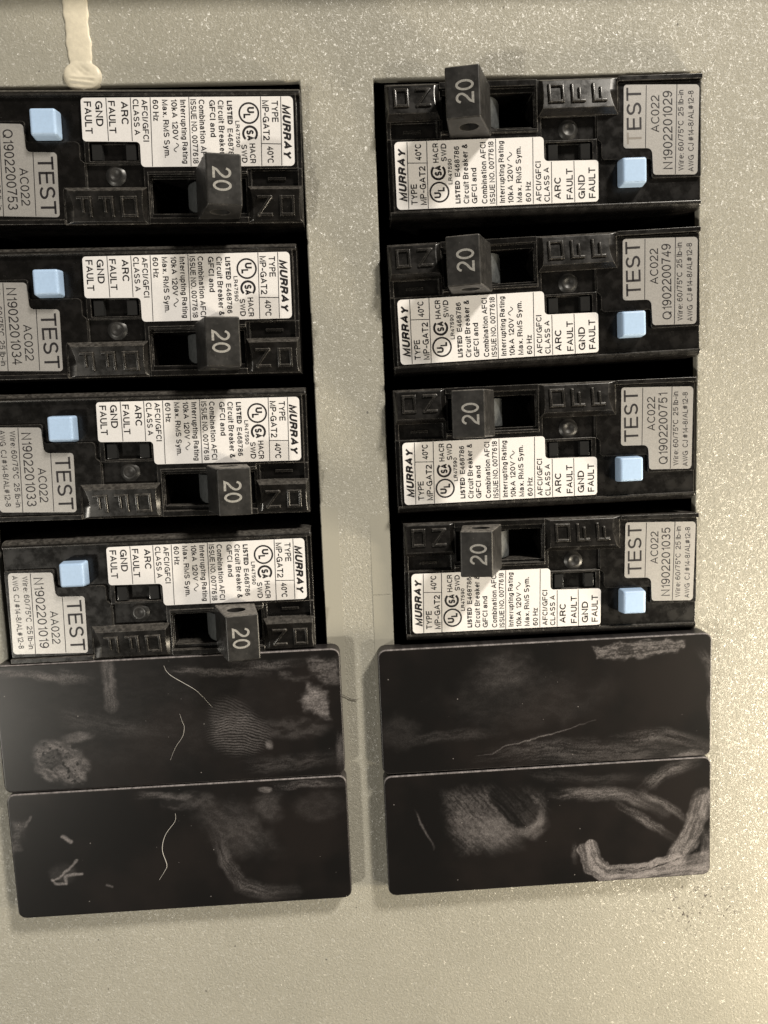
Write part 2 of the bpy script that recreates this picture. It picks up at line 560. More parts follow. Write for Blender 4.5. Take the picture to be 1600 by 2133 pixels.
# ------------------------------------------------------------------ electrical panel: cover with two openings, tub behind it
panel = bpy.data.objects.new('electrical_panel', None)
COL.objects.link(panel)
panel['label'] = 'grey beige speckled metal panel cover with two openings full of black breakers'
panel['category'] = 'electrical panel'

XB = (-150, -70.6, -8.36, 5.15, 66.1, 150)
YB = (-180, -80, 74.44, 140)


def cover_mesh():
    R = []
    for i in range(5):
        for j in range(3):
            if j == 1 and i in (1, 3):
                continue
            R.append((XB[i], XB[i + 1], YB[j], YB[j + 1], 0.0))
    bm = heightfield(R, -1.6)
    bevel_sharp(bm, 0.35, 3, 60)
    return finish(bm, M_PANEL, 50)


cover = obj('cover_plate', cover_mesh(), panel)
bm = bmesh.new()
box(bm, -160, 160, 95.5, 104, 0.05, 6.0)
bevel_sharp(bm, 1.0, 3)
obj('cover_rim', finish(bm, M_PANEL), panel)
bm = bmesh.new()
box(bm, -148, 148, -178, 138, -44, -42)
for a in ((-148, -146, -178, 138), (146, 148, -178, 138), (-146, 146, -178, -176), (-146, 146, 136, 138)):
    box(bm, *a, -42, -1.7)
obj('enclosure_box', finish(bm, M_DARK), panel)
# bus rail the breakers clip on to, between the two columns deep inside
bm = bmesh.new()
box(bm, -12, 9, -100, 90, -40, -26)
bevel_sharp(bm, 1.0)
obj('bus_rail', finish(bm, M_DARK), panel)
# smooth strips left of the knocked-out tabs along the lower middle of the cover
for (x0, x1, y0, y1) in ((-8.2, -4.85, -62, -4.0), (1.25, 5.0, -21.8, -6.0), (1.25, 5.0, -62, -22.0)):
    bm = bmesh.new()
    zt = 0.012 if y1 > -20 else 0.07
    prism(bm, [(x0, y0, -0.05), (x1, y0, -0.05), (x1, y1, -0.05), (x0, y1, -0.05)], [(x0, y0, 0.08), (x1, y0, 0.08), (x1, y1, zt), (x0, y1, zt)])
    bevel_sharp(bm, 0.015)
    obj('knockout_tab', finish(bm, M_TAB), panel)


def drip_mesh():
    """Run of paint with a fat bead at its end, half-round in section."""
    bm = bmesh.new()
    ys = np.concatenate([np.linspace(100, 79.2, 40), np.linspace(78.9, 73.5, 40)])
    nu = 18
    rows = []
    for y in ys:
        c = -47.4 + 0.07 * math.sin(y * 0.35) + (79 - y) * 0.03 * (y < 79) + (y - 79) * -0.01
        w = 2.35 + 0.12 * math.sin(y * 1.1) + 0.08 * math.sin(y * 2.7 + 1)
        h = 0.30
        t = (75.95 - y) / 2.45
        if y < 79:
            s = max(0.0, 1 - t * t)
            bead = 3.65 * s ** 0.42
            w = max(bead, w * min(1, max(0, (y - 75.5) / 2.5)))
            h = 0.30 + 0.5 * s
            if y < 74:
                w = max(w, 0.02)
        row = []
        for k in range(nu + 1):
            u = -1 + 2 * k / nu
            z = h * max(0.0, 1 - abs(u) ** 2.6) ** 0.5
            if y < 79 and abs(u) < 0.62:  # wrinkled skin with a dent in the bead
                dent = math.exp(-((u / 0.42) ** 2)) * math.exp(-((y - 76.6) / 1.0) ** 2)
                z -= 0.4 * dent
                z += 0.07 * math.sin(u * 17 + y * 5) * dent + 0.09 * math.sin(y * 7 + u * 3) * math.exp(-((y - 75) / 0.8) ** 2)
            row.append(bm.verts.new((c + u * w, y, max(z, 0) + 0.01 - (0.5 if abs(u) == 1 else 0))))
        rows.append(row)
    for a, b in zip(rows, rows[1:]):
        for k in range(nu):
            bm.faces.new((a[k], a[k + 1], b[k + 1], b[k]))
    return finish(bm, M_DRIP, 80)


obj('paint_drip', drip_mesh(), panel, label='cream paint run ending in a fat wrinkled bead')


# ------------------------------------------------------------------ circuit breaker (as in the right-hand column; the left one is turned half round)
HS = (-19.3, -2.45, 3.65, 9.65)


def tilt_z(y):
    return 1.45 - (y - 6.0) * 0.19


def body_mesh():
    R = [(-29.6, 28.7, -10.6, 11.6, 0.0),
         (-29.6, -28.85, -10.6, 2.1, -0.9),
         (9.1, 28.7, -10.6, 10.75, -0.55),
         (13.1, 28.7, 10.75, 11.6, 0.55),
         (-28.85, -20.4, 2.1, 5.2, -1.1),
         (-20.4, -19.75, 2.1, 11.6, -0.3),
         (-19.75, -1.9, 2.6, 11.6, 0.35),
         (-19.75, -2.1, 3.1, 10.55, -0.55),
         (*HS, -20.0),
         (-1.2, 9.1, 1.0, 5.3, -0.7),
         (-0.45, 8.25, -2.7, 0.6, -1.3)]
    bm = heightfield(R, -23.0)
    bevel_sharp(bm, 0.24, 3, 30)
    return finish(bm, M_BODY, 40)


def ease_block(x0, x1, y0, y1, scoop0, scoop1):
    """Raised legend block whose front leans outwards and whose ends are scooped."""
    n = 6
    bl, tp = [], []
    yb, yt = y0 + 0.95, y1 - 0.35

    def end(x, sgn, sc, up):
        for i in range(n + 1):
            t = i / n if up else 1 - i / n
            y = yb + (yt - yb) * t
            k = sc * (0.35 + 0.65 * math.sin(math.pi * (0.15 + 0.55 * t)))
            tp.append((x + sgn * k, y, tilt_z(y)))
            bl.append((x, y0 + (y1 - y0) * t, -0.02))

    end(x1, -1, scoop1, True)
    end(x0, 1, scoop0, False)
    bm = bmesh.new()
    prism(bm, bl, tp)
    bevel_sharp(bm, 0.22, 2, 28)
    return bm


def bar(bm, x0, y0, x1, y1, w=0.72, h=0.36):
    a, b = Vector((x0, y0)), Vector((x1, y1))
    d = (b - a).normalized()
    n = Vector((-d.y, d.x))
    base, top = [], []
    for e, s in ((a - d * w / 2, -1), (b + d * w / 2, -1), (b + d * w / 2, 1), (a - d * w / 2, 1)):
        p = e + n * s * w / 2
        ins = (d if e is not None and (p - a).dot(d) < 0 else -d) * 0.16 - n * s * 0.16
        base.append((p.x, p.y, tilt_z(p.y) - 0.15))
        t = p + ins
        top.append((t.x, t.y, tilt_z(t.y) + h))
    prism(bm, base, top)


def emboss(letters):
    bm = bmesh.new()
    for ch, xa, xb, ya, yb in letters:
        i = 0.31
        xa, xb, ya, yb = xa + i, xb - i, ya + i, yb - i
        if ch == 'O':
            bar(bm, xa, ya, xb, ya); bar(bm, xa, yb, xb, yb, h=0.365); bar(bm, xa, ya, xa, yb, h=0.37); bar(bm, xb, ya, xb, yb, h=0.375)
        elif ch == 'N':
            bar(bm, xa, ya, xb, ya); bar(bm, xa, yb, xb, yb, h=0.365); bar(bm, xa, ya, xb, yb, h=0.37)
        else:
            bar(bm, xa, ya, xb, ya); bar(bm, xa, ya, xa, yb, h=0.37); bar(bm, (xa + xb) / 2 + 0.25, ya, (xa + xb) / 2 + 0.25, yb - 0.7, h=0.365)
    bevel_sharp(bm, 0.13, 3, 25)
    return finish(bm, M_BLOCK, 60)


HX0, HX1, HY0, HY1 = -19.76, -13.91, 2.1, 10.9


def face_z(x):
    return 8.52 + 0.19 * (x + 16.84)


def handle_mesh():
    prof = [(HX0, face_z(HX0)), (HX1, face_z(HX1)), (-10.5, 0.3), (-10.4, -2.6), (-18.3, -2.6), (-18.2, 0.3)]
    bm = bmesh.new()
    cx, cz, r, n = -15.3, 4.7, 1.75, 20
    loops = []
    for y in (HY0, HY1):
        # slight draft: the ends lean in towards the face
        o = [bm.verts.new((x, y + (0.12 if y == HY0 else -0.12) * (z / 8), z)) for x, z in prof]
        h = [bm.verts.new((cx + r * math.cos(a), y, cz + r * math.sin(a))) for a in (2 * math.pi * k / n for k in range(n))]
        eo = [bm.edges.new((o[k], o[(k + 1) % len(o)])) for k in range(len(o))]
        eh = [bm.edges.new((h[k], h[(k + 1) % n])) for k in range(n)]
        bmesh.ops.triangle_fill(bm, use_beauty=True, use_dissolve=False, edges=eo + eh)
        loops.append((o, h))
    (o0, h0), (o1, h1) = loops
    for a, b in ((o0, o1), (h0, h1)):
        for k in range(len(a)):
            j = (k + 1) % len(a)
            bm.faces.new((a[k], a[j], b[j], b[k]))
    bmesh.ops.recalc_face_normals(bm, faces=bm.faces)
    es = []
    for e in bm.edges:
        if len(e.link_faces) == 2 and e.calc_face_angle(0) > math.radians(30):
            inner = all((Vector((v.co.x - cx, v.co.z - cz)).length < r + 0.05) for v in e.verts)
            if not inner:
                es.append(e)
    bmesh.ops.bevel(bm, geom=es, offset=0.32, segments=3, profile=0.55, affect='EDGES', clamp_overlap=True)
    return finish(bm, M_HANDLE, 35)


def drum_mesh():
    bm = bmesh.new()
    cx, cz, r = -13.7, -5.2, 5.7
    pts = [(cx + r * math.cos(a), cz + r * math.sin(a)) for a in (math.radians(-60 + 300 * k / 22) for k in range(23))]
    prism(bm, [(x, 3.95, z) for x, z in pts], [(x, 9.35, z) for x, z in pts])
    bevel_sharp(bm, 0.2, 2, 40)
    return finish(bm, M_DRUM, 20)


def boss_mesh():
    bm = bmesh.new()
    prof = [(1.9, -0.74), (1.65, -0.6), (1.35, -0.4), (1.1, -0.33), (0.85, -0.38), (0.5, -0.62), (0.15, -0.66)]
    n = 24
    rows = [[bm.verts.new((3.95 + r * math.cos(2 * math.pi * k / n), 2.95 + r * math.sin(2 * math.pi * k / n), z)) for k in range(n)] for r, z in prof]
    for a, b in zip(rows, rows[1:]):
        for k in range(n):
            bm.faces.new((a[k], a[(k + 1) % n], b[(k + 1) % n], b[k]))
    bm.faces.new(rows[-1])
    return finish(bm, M_HANDLE, 70)


def button_mesh():
    bm = bmesh.new()
    box(bm, 12.85, 17.75, -7.85, -2.95, -0.54, 2.2, 0.2)
    bevel_sharp(bm, 0.55, 5)
    return finish(bm, M_BUTTON, 60)


def sheet(outline, z0, z1, mat):
    bm = bmesh.new()
    prism(bm, [(x, y, z0) for x, y in outline], [(x, y, z1) for x, y in outline])
    return finish(bm, mat, 30)


LZ = 0.10
RATING = round_outline([(-28.33, 1.66), (-28.36, -10.25), (9.18, -10.12), (9.25, -2.77), (-0.83, -2.62), (-0.84, 1.68)], [0.75, 0.75, 0.6, 0.6, 0.7, 0.7])
TEST = round_outline([(14.2, 10.25), (14.0, -0.9), (19.35, -1.0), (19.55, -5.75), (27.88, -5.98), (28.3, 9.85)], [0.6, 0.6, 1.0, 0.6, 0.7, 0.7])

LINES = [('MURRAY', -27.85, -26.4, -8.89, 0.52, 'bi'), ('TYPE', -25.68, -24.53, -9.48, -5.84, 'n'), ('MP-GAT2', -24.02, -22.84, -9.57, -2.74, 'n'),
         ('40°C', -24.6, -23.45, -1.75, 1.14, 'n'), ('HACR', -21.37, -20.32, -2.22, 1.19, 'n'), ('SWD', -19.87, -18.85, -2.01, 1.11, 'n'),
         ('LR47590', -18.68, -17.95, -6.1, -1.6, 'n'), ('LISTED', -17.50, -16.57, -9.53, -5.5, 'b'), ('E468786', -17.45, -16.5, -4.8, 0.55, 'n'),
         ('Circuit Breaker &', -16.00, -14.95, -9.61, 0.88, 'n'), ('GFCI and', -14.46, -13.45, -9.65, -3.35, 'n'),
         ('Combination AFCI', -12.62, -11.58, -9.74, 1.09, 'n'), ('ISSUE NO. 0077618', -11.12, -10.12, -9.78, 1.18, 'n'),
         ('Interrupting Rating', -9.31, -8.31, -9.71, 1.17, 'n'), ('10kA 120V', -7.75, -6.72, -9.79, -2.85, 'n'), ('Max. RMS Sym.', -6.15, -5.12, -9.75, 0.1, 'n'),
         ('60 Hz', -4.44, -3.43, -9.72, -6.1, 'n'), ('AFCI/GFCI', -2.50, -1.46, -9.77, -2.64, 'n'), ('CLASS A', -0.98, 0.07, -9.85, -3.75, 'n'),
         ('ARC', 0.94, 2.20, -9.47, -5.6, 'n'), ('FAULT', 3.21, 4.42, -9.58, -4.1, 'n'), ('GND', 5.40, 6.67, -9.57, -5.3, 'n'), ('FAULT', 7.38, 8.65, -9.5, -4.05, 'n')]


def rating_print():
    bm = bmesh.new()
    z = LZ + 0.015
    for t, xc, xb, y0, y1, st in LINES:
        put_text(bm, t, xc, xb, y0, y1, z, st)
    for p, q in (((-26.0, 1.6), (-26.2, -10.2)), ((-26.0, -2.1), (-22.5, -2.2)), ((-22.4, 1.6), (-22.6, -10.2)), ((-9.72, 1.62), (-9.88, -10.15)),
                 ((-2.85, 1.6), (-3.05, -10.1)), ((0.5, -2.75), (0.43, -10.1)), ((4.7, -2.8), (4.73, -10.1))):
        put_line(bm, p, q, 0.13, z)
    cx, cy = -20.42, -7.4
    put_ring(bm, cx, cy, 1.55, 1.86, z)
    put_text(bm, 'U', cx - 0.95, cx + 0.30, cy - 1.05, cy - 0.0, z + 0.002, 'b')
    put_text(bm, 'L', cx - 0.28, cx + 0.98, cy + 0.12, cy + 0.86, z + 0.004, 'b')
    cx, cy = -20.5, -3.9
    put_ring(bm, cx, cy, 1.02, 1.42, z, math.radians(90 + 42), math.radians(90 + 318))
    put_text(bm, 'SA', cx - 0.66, cx + 0.66, cy - 0.62, cy + 1.2, z + 0.002, 'b')
    prev = None
    for k in range(17):  # alternating-current wave
        t = k / 16
        y = -2.35 + 1.5 * t
        x = -7.25 - 0.42 * math.sin(2 * math.pi * t)
        if prev:
            put_line(bm, prev, (x, y), 0.15, z)
        prev = (x, y)
    return flat_mesh(bm, M_INK)


def test_print(code, serial, faded):
    z = LZ + 0.015
    bm = bmesh.new()
    vs_f = None
    if faded:
        put_text(bm, 'EST', 14.66, 17.42, 2.3, 9.68, z, '')
        vs_f = bmesh.new()
        put_text(vs_f, 'T', 14.66, 17.42, -0.2, 1.85, z, '')
        vs_f = flat_mesh(vs_f, M_FADED)
    else:
        put_text(bm, 'TEST', 14.66, 17.42, -0.20, 9.68, z, '')
    put_text(bm, code, 19.2, 20.78, 1.71, 8.19, z, 't')
    put_text(bm, serial, 21.42, 23.2, -4.86, 8.88, z, 't')
    put_text(bm, 'Wire: 60/75°C  25 lb-in', 24.25, 25.3, -5.23, 8.97, z, '')
    put_text(bm, 'AWG  CJ #14-8/AL#12-8', 26.14, 27.2, -5.45, 8.81, z, '')
    put_line(bm, (18.38, 10.0), (18.13, -0.95), 0.13, z)
    put_line(bm, (24.1, 10.0), (23.7, -5.8), 0.13, z)
    return flat_mesh(bm, M_INK), vs_f


def number_print():
    bm = bmesh.new()
    put_text(bm, '20', -18.05, -14.95, 4.45, 8.45, lambda x, y: face_z(x) + 0.03, '')
    return flat_mesh(bm, M_NUM)


def make_breaker():
    root = bpy.data.objects.new('circuit_breaker', None)
    COL.objects.link(root)
    root['category'] = 'circuit breaker'
    root['group'] = 'circuit breakers filling both openings of the panel'
    body = obj('body', body_mesh(), root)
    # rounded lip along the far side, and the step plate the test label sits on
    bm = bmesh.new()
    lip = [(-10.5, -0.35), (-10.62, 0.02), (-10.85, 0.1), (-11.2, -0.02), (-11.65, -0.45), (-11.95, -1.2), (-12.05, -2.3), (-12.05, -22.0), (-10.5, -22.0)]
    prism(bm, [(-29.6, y, z) for y, z in lip], [(28.65, y, z) for y, z in lip])
    bevel_sharp(bm, 0.25, 2, 60)
    obj('side_lip', finish(bm, M_BODY, 50), root)
    step = round_outline([(9.15, 5.25), (9.15, 0.9), (9.9, 0.3), (9.9, -2.8), (19.3, -2.8), (19.3, -6.35), (28.62, -6.35), (28.62, 10.6), (13.2, 10.6), (13.2, 5.25)],
                         [0.3, 0.35, 0.35, 0.8, 0.5, 0.5, 0.3, 0.3, 0.3, 0.3], 4)
    bm = bmesh.new()
    prism(bm, [(x, y, -0.6) for x, y in step], [(x, y, -0.012) for x, y in step])
    bevel_sharp(bm, 0.12, 2, 60)
    obj('step_plate', finish(bm, M_BODY, 50), root)
    obj('pivot_boss', boss_mesh(), body)
    bm = bmesh.new(); box(bm, -26.6, -23.2, 3.3, 3.95, -1.12, -0.75, 0.1); bevel_sharp(bm, 0.1)
    obj('raised_mark', finish(bm, M_BLOCK), body)
    on = obj('legend_block', finish(ease_block(-29.55, -19.6, 5.05, 11.55, 0.5, 1.1), M_BLOCK, 40), root)
    obj('raised_lettering', emboss([('O', -28.2, -25.4, 7.1, 10.6), ('N', -24.2, -21.35, 7.1, 10.6)]), on)
    off = obj('legend_block', finish(ease_block(-1.75, 13.15, 5.1, 11.55, 0.9, 1.8), M_BLOCK, 40), root)
    obj('raised_lettering', emboss([('O', -0.1, 2.95, 7.0, 10.6), ('F', 4.1, 6.8, 7.0, 10.5), ('F', 8.0, 10.75, 7.0, 10.5)]), off)
    obj('switch_drum', drum_mesh(), root)
    h = obj('switch_handle', handle_mesh(), root)
    obj('rating_number', number_print(), h)
    obj('test_button', button_mesh(), root)
    for x0, x1 in ((-0.05, 1.95), (5.95, 8.0)):
        bm = bmesh.new(); box(bm, x0, x1, -2.5, 0.5, -1.32, -0.25, 0.12); bevel_sharp(bm, 0.15)
        obj('indicator_window', finish(bm, M_PIPE), root)
    rl = obj('rating_label', sheet(RATING, 0.0, LZ, M_LABEL), root)
    obj('label_printing', rating_print(), rl)
    obj('test_label', sheet(TEST, 0.0, LZ, M_SILVER), root)
    return root


def copy_tree(o, parent=None):
    c = o.copy()
    COL.objects.link(c)
    c.parent = parent
    for ch in list(o.children):
        copy_tree(ch, c)
    return c


BREAKERS = [  # pose: x, y, z of the label plane and three small angles
    ('R', 36.792, 61.296, 2.136, -0.0074, 0.0, 0.0115, 'AC022', 'N1902201029', True, 'black circuit breaker with faded first T in TEST, top of the column with bluish windows'),
    ('R', 36.315, 33.571, 2.986, 0.0065, -0.0154, 0.025, 'AC022', 'Q1902200749', False, 'black circuit breaker whose silver label ends in serial number Q1902200749'),
    ('R', 36.298, 6.575, 2.343, -0.0069, 0.0079, 0.0085, 'AC022', 'Q1902200751', False, 'black circuit breaker whose silver label ends in serial number Q1902200751'),
    ('R', 37.236, -19.448, 1.680, -0.009, 0.0044, -0.0052, 'AC022', 'N1902201035', False, 'black circuit breaker whose silver label ends in serial number N1902201035'),
    ('L', -38.064, 60.914, 2.732, -0.004, -0.0027, -0.0179, 'AC022', 'Q1902200753', False, 'black circuit breaker right below the cream paint drip'),
    ('L', -39.982, 33.755, 2.767, -0.0024, -0.0036, -0.0093, 'AC022', 'N1902201034', False, 'black circuit breaker whose silver label ends in serial number N1902201034'),
    ('L', -39.605, 7.502, 2.967, 0.0014, 0.0047, -0.0116, 'AC022', 'N1902201033', False, 'black circuit breaker whose silver label ends in serial number N1902201033'),
    ('L', -39.912, -19.684, 2.722, -0.0018, 0.009, -0.0012, 'AA022', 'N1902201019', False, 'black circuit breaker marked AA022, the only one, above a dusty black blank'),
]
BREAKERS[0] = BREAKERS[0][:10] + ('black circuit breaker whose TEST label has a faded grey first letter',)
proto = make_breaker()
for i, (side, x, y, z, a, b, g, code, serial, faded, label) in enumerate(BREAKERS):
    o = proto if i == 0 else copy_tree(proto)
    o['label'] = label
    M = rot3(a, b, g)
    if side == 'L':
        M = M @ Matrix.Rotation(math.pi, 3, 'Z')
    o.matrix_world = Matrix.Translation(W(x, y, z)) @ (Q @ M @ QI).to_4x4()
    o['serial_side'] = side
    roots = o
    BREAKERS[i] = BREAKERS[i] + (o,)
for side, x, y, z, a, b, g, code, serial, faded, label, o in BREAKERS:
    del o['serial_side']
    tl = [c for c in o.children if c.name.startswith('test_label')][0]
    ink, fade = test_print(code, serial, faded)
    obj('label_printing', ink, tl)
    if fade:
        obj('faded_letter', fade, tl)


# ------------------------------------------------------------------ blank filler plates with their dust
def vnoise(X, Y):
    n = 256
    lat = vnoise.lat
    xi, yi = np.floor(X).astype(int), np.floor(Y).astype(int)
    fx, fy = X - xi, Y - yi
    fx, fy = fx * fx * (3 - 2 * fx), fy * fy * (3 - 2 * fy)
    g = lambda i, j: lat[i % n, j % n]
    return (g(xi, yi) * (1 - fx) + g(xi + 1, yi) * fx) * (1 - fy) + (g(xi, yi + 1) * (1 - fx) + g(xi + 1, yi + 1) * fx) * fy


vnoise.lat = rng.random((256, 256))


def fbm(X, Y, o=3):
    s, a, t = 0, 1.0, 0
    for k in range(o):
        s = s + a * vnoise(X * 2 ** k + 17.3 * k, Y * 2 ** k + 5.1 * k)
        t += a
        a *= 0.55
    return s / t


def sm(a, b, v):
    t = np.clip((v - a) / (b - a), 0, 1)
    return t * t * (3 - 2 * t)


class Dust:
    """Dust, wipes and finger marks laid on a plate; marks are listed in the plate's own drawing units, `h` takes them to mm."""

    def __init__(self, X, Y, h):
        self.X = X + 0.8 * (fbm(X * 0.45 + 31, Y * 0.45, 3) - 0.5) + 0.06 * (fbm(X * 2.2, Y * 2.2 + 9, 2) - 0.5)
        self.Y = Y + 0.8 * (fbm(X * 0.45, Y * 0.45 + 77, 3) - 0.5) + 0.06 * (fbm(X * 2.2 + 40, Y * 2.2, 2) - 0.5)
        self.h = h
        self.rnd = rng.random(X.shape)
        self.gr = 0.5 + 0.55 * fbm(X * 0.6 + 3, Y * 0.9, 4) + 0.3 * (rng.random(X.shape) - 0.3)
        self.D = np.zeros_like(X)
        self.s = 0.0495

    def mm(self, p):
        a, b = p
        h = self.h
        w = h[6] * a + h[7] * b + 1
        return np.array([(h[0] * a + h[1] * b + h[2]) / w, (h[3] * a + h[4] * b + h[5]) / w])

    def add(self, m):
        self.D = self.D + (1 - self.D) * np.clip(m * self.gr, -1, 1)

    def dist(self, pts):
        best = np.full(self.X.shape, 1e9); side = np.zeros_like(best); along = np.zeros_like(best); acc = 0.0
        P = [self.mm(p) for p in pts]
        for a, b in zip(P, P[1:]):
            d = b - a; L = np.hypot(*d) + 1e-9; d = d / L
            rx, ry = self.X - a[0], self.Y - a[1]
            t = np.clip(rx * d[0] + ry * d[1], 0, L)
            qx, qy = rx - t * d[0], ry - t * d[1]
            dd = np.hypot(qx, qy)
            up = dd < best
            best = np.where(up, dd, best)
            side = np.where(up, rx * -d[1] + ry * d[0], side)
            along = np.where(up, acc + t, along)
            acc += L
        return best, side, along, acc

    def stroke(self, pts, w, k, streak=0.7, soft=0.8, fade=True, seed=0):
        d, s, a, L = self.dist(pts)
        w = w * self.s / 2
        wob = w * (0.75 + 0.5 * fbm(a * 0.5 + seed, s * 0.3 + seed * 3))
        m = 1 - sm(wob * (1 - soft), wob * 1.08, d)
        n = 0.50 * fbm(s * 1.7 + 0.3 * np.sin(a * 0.7) + seed * 7, a * 0.25 + seed, 4) + 0.30 * fbm(s * 6.5 + seed * 3, a * 0.6 + seed * 5, 2) + 0.20 * self.rnd
        m = m * ((1 - streak) + streak * sm(0.36, 0.62, n))
        if fade:
            m = m * sm(-0.05, 0.3, a / L + 0.25 * (n - 0.5)) * (1 - 0.75 * sm(0.65, 1.0, a / L + 0.3 * (n - 0.5)))
        self.add(m * k)

    def blob(self, c, rx, ry, k, ang=0.0, soft=0.6, grain=0.35, gs=0.5, seed=0, cut=0.0):
        c = self.mm(c)
        x, y = self.X - c[0], self.Y - c[1]
        ca, sa = math.cos(ang), math.sin(ang)
        u, v = (x * ca + y * sa) / (rx * self.s), (-x * sa + y * ca) / (ry * self.s)
        r = np.hypot(u, v) + 0.5 * (fbm(x * 0.35 + seed, y * 0.35 + seed, 3) - 0.5)
        m = 1 - sm(1 - soft, 1.0, r)
        n = fbm(u * rx * self.s * gs + seed, v * ry * self.s * gs * 2.2 + seed * 2, 4)
        m = m * ((1 - grain) + grain * sm(0.35, 0.65, n))
        if cut:
            m = m * sm(cut, cut + 0.12, fbm(x * 1.6 + seed, y * 1.6, 3))
        self.add(m * k)

    def poly(self, pts, k, soft=4.0, grain=0.4, gs=2.0, seed=0, ang=0.0):
        P = [self.mm(p) for p in pts]
        X = self.X + (fbm(self.X * 0.7 + seed, self.Y * 0.7) - 0.5) * 1.6
        Y = self.Y + (fbm(self.X * 0.7 + 50, self.Y * 0.7 + seed) - 0.5) * 1.6
        inside = np.zeros(self.X.shape, bool)
        dm = np.full(self.X.shape, 1e9)
        for a, b in zip(P, P[1:] + P[:1]):
            c = (a[1] > Y) != (b[1] > Y)
            inside ^= c & (X < (b[0] - a[0]) * (Y - a[1]) / (b[1] - a[1] + 1e-12) + a[0])
            d = b - a; L2 = d @ d + 1e-9
            t = np.clip(((X - a[0]) * d[0] + (Y - a[1]) * d[1]) / L2, 0, 1)
            dm = np.minimum(dm, np.hypot(X - a[0] - t * d[0], Y - a[1] - t * d[1]))
        m = np.where(inside, sm(0, soft * self.s * 6, dm), 0)
        ca, sa = math.cos(ang), math.sin(ang)
        u, v = self.X * ca + self.Y * sa, -self.X * sa + self.Y * ca
        n = 0.55 * fbm(u * gs * 0.12 + seed, v * gs * 1.3 + seed, 4) + 0.45 * fbm(u * 2.5 + seed, v * 4.0 + seed, 2)
        self.add(m * k * ((1 - grain) + grain * sm(0.34, 0.64, n)))

    def wipe(self, c, rx, ry, ang, k=0.9):
        c = self.mm(c)
        x, y = self.X - c[0], self.Y - c[1]
        ca, sa = math.cos(ang), math.sin(ang)
        u, v = (x * ca + y * sa) / (rx * self.s), (-x * sa + y * ca) / (ry * self.s)
        r = (np.abs(u) ** 3 + np.abs(v) ** 3) ** (1 / 3)
        m = 1 - sm(0.82, 1.02, r + 0.15 * (fbm(x, y) - 0.5))
        m = m * (0.75 + 0.25 * sm(0.4, 0.6, fbm(v * 9, u * 0.8)))
        self.D *= 1 - m * k

    def fingerprint(self, c, rx, ry, k, ang):
        c = self.mm(c)
        x, y = self.X - c[0], self.Y - c[1]
        ca, sa = math.cos(ang), math.sin(ang)
        u, v = x * ca + y * sa, -x * sa + y * ca
        env = 1 - sm(0.55, 1.0, np.hypot(u / (rx * self.s), v / (ry * self.s)))
        ph = v * 11.5 + 0.09 * u * u * 4 + 1.2 * fbm(u * 0.5, v * 0.5)
        self.add(env * k * sm(0.15, 0.8, 0.5 + 0.5 * np.sin(ph)) * (0.5 + 0.5 * fbm(u * 1.5, v * 1.5)))


HOM = {'LP1': [0.0429476, -0.00277601, -31.2944, -0.00196188, -0.0452165, 18.7723, -1.29714e-05, -3.62155e-05],
       'LP2': [0.0429201, -0.00335334, -31.1505, -0.00285975, -0.0461431, 45.848, -1.29714e-05, -3.62155e-05],
       'RP1': [0.0470307, -0.000743371, -37.3712, -0.00272513, -0.0484539, 19.2696, -1.39032e-05, -3.88172e-05],
       'RP2': [0.0470223, -0.000894876, -37.34, -0.00323379, -0.0494578, 45.3159, -1.39032e-05, -3.88172e-05]}


def dust_LP1(d):
    d.blob((600, 350), 700, 300, 0.04, seed=3, grain=0.5, gs=0.5)
    d.stroke([(-60, 160), (130, 172), (330, 205)], 42, 0.55, 0.8, seed=1)
    d.stroke([(240, 165), (400, 195)], 60, 0.30, 0.9, seed=2)
    d.stroke([(478, 140), (480, 210), (488, 320)], 62, 0.40, 0.6, seed=3, fade=False)
    d.stroke([(230, 345), (480, 400), (740, 430)], 95, 0.13, 0.8, seed=4)
    d.blob((265, 560), 135, 95, 0.60, -0.5, 0.35, 0.6, 0.9, seed=5, cut=0.28)
    d.blob((330, 450), 85, 30, 0.40, 0.1, 0.6, 0.5, seed=6)
    d.wipe((222, 545), 46, 36, 0.6, 0.75)
    d.stroke([(740, 150), (900, 170), (1180, 175)], 42, 0.40, 0.85, seed=7)
    d.stroke([(1000, 140), (1150, 140), (1330, 130)], 50, 0.40, 0.85, seed=8)
    d.poly([(1340, 95), (1500, 95), (1510, 240), (1420, 245), (1350, 180)], 0.42, 5, 0.7, 2.0, 9)
    d.poly([(1200, 150), (1370, 190), (1350, 240), (1230, 210)], 0.30, 6, 0.8, 2.0, 10)
    d.poly([(1350, 205), (1440, 255), (1462, 405), (1330, 350), (1310, 290)], 0.72, 5, 0.45, 2.5, 11)
    d.fingerprint((1050, 440), 150, 110, 0.42, -0.15)
    d.fingerprint((1010, 360), 110, 90, 0.22, -0.5)
    d.blob((1180, 492), 22, 26, 0.5, seed=12)
    d.blob((1290, 420), 190, 60, 0.16, seed=13, grain=0.8)
    d.stroke([(1060, 585), (1300, 570), (1510, 540)], 90, 0.18, 0.8, seed=14)
    d.stroke([(1490, 430), (1490, 600)], 40, 0.30, 0.7, seed=15)


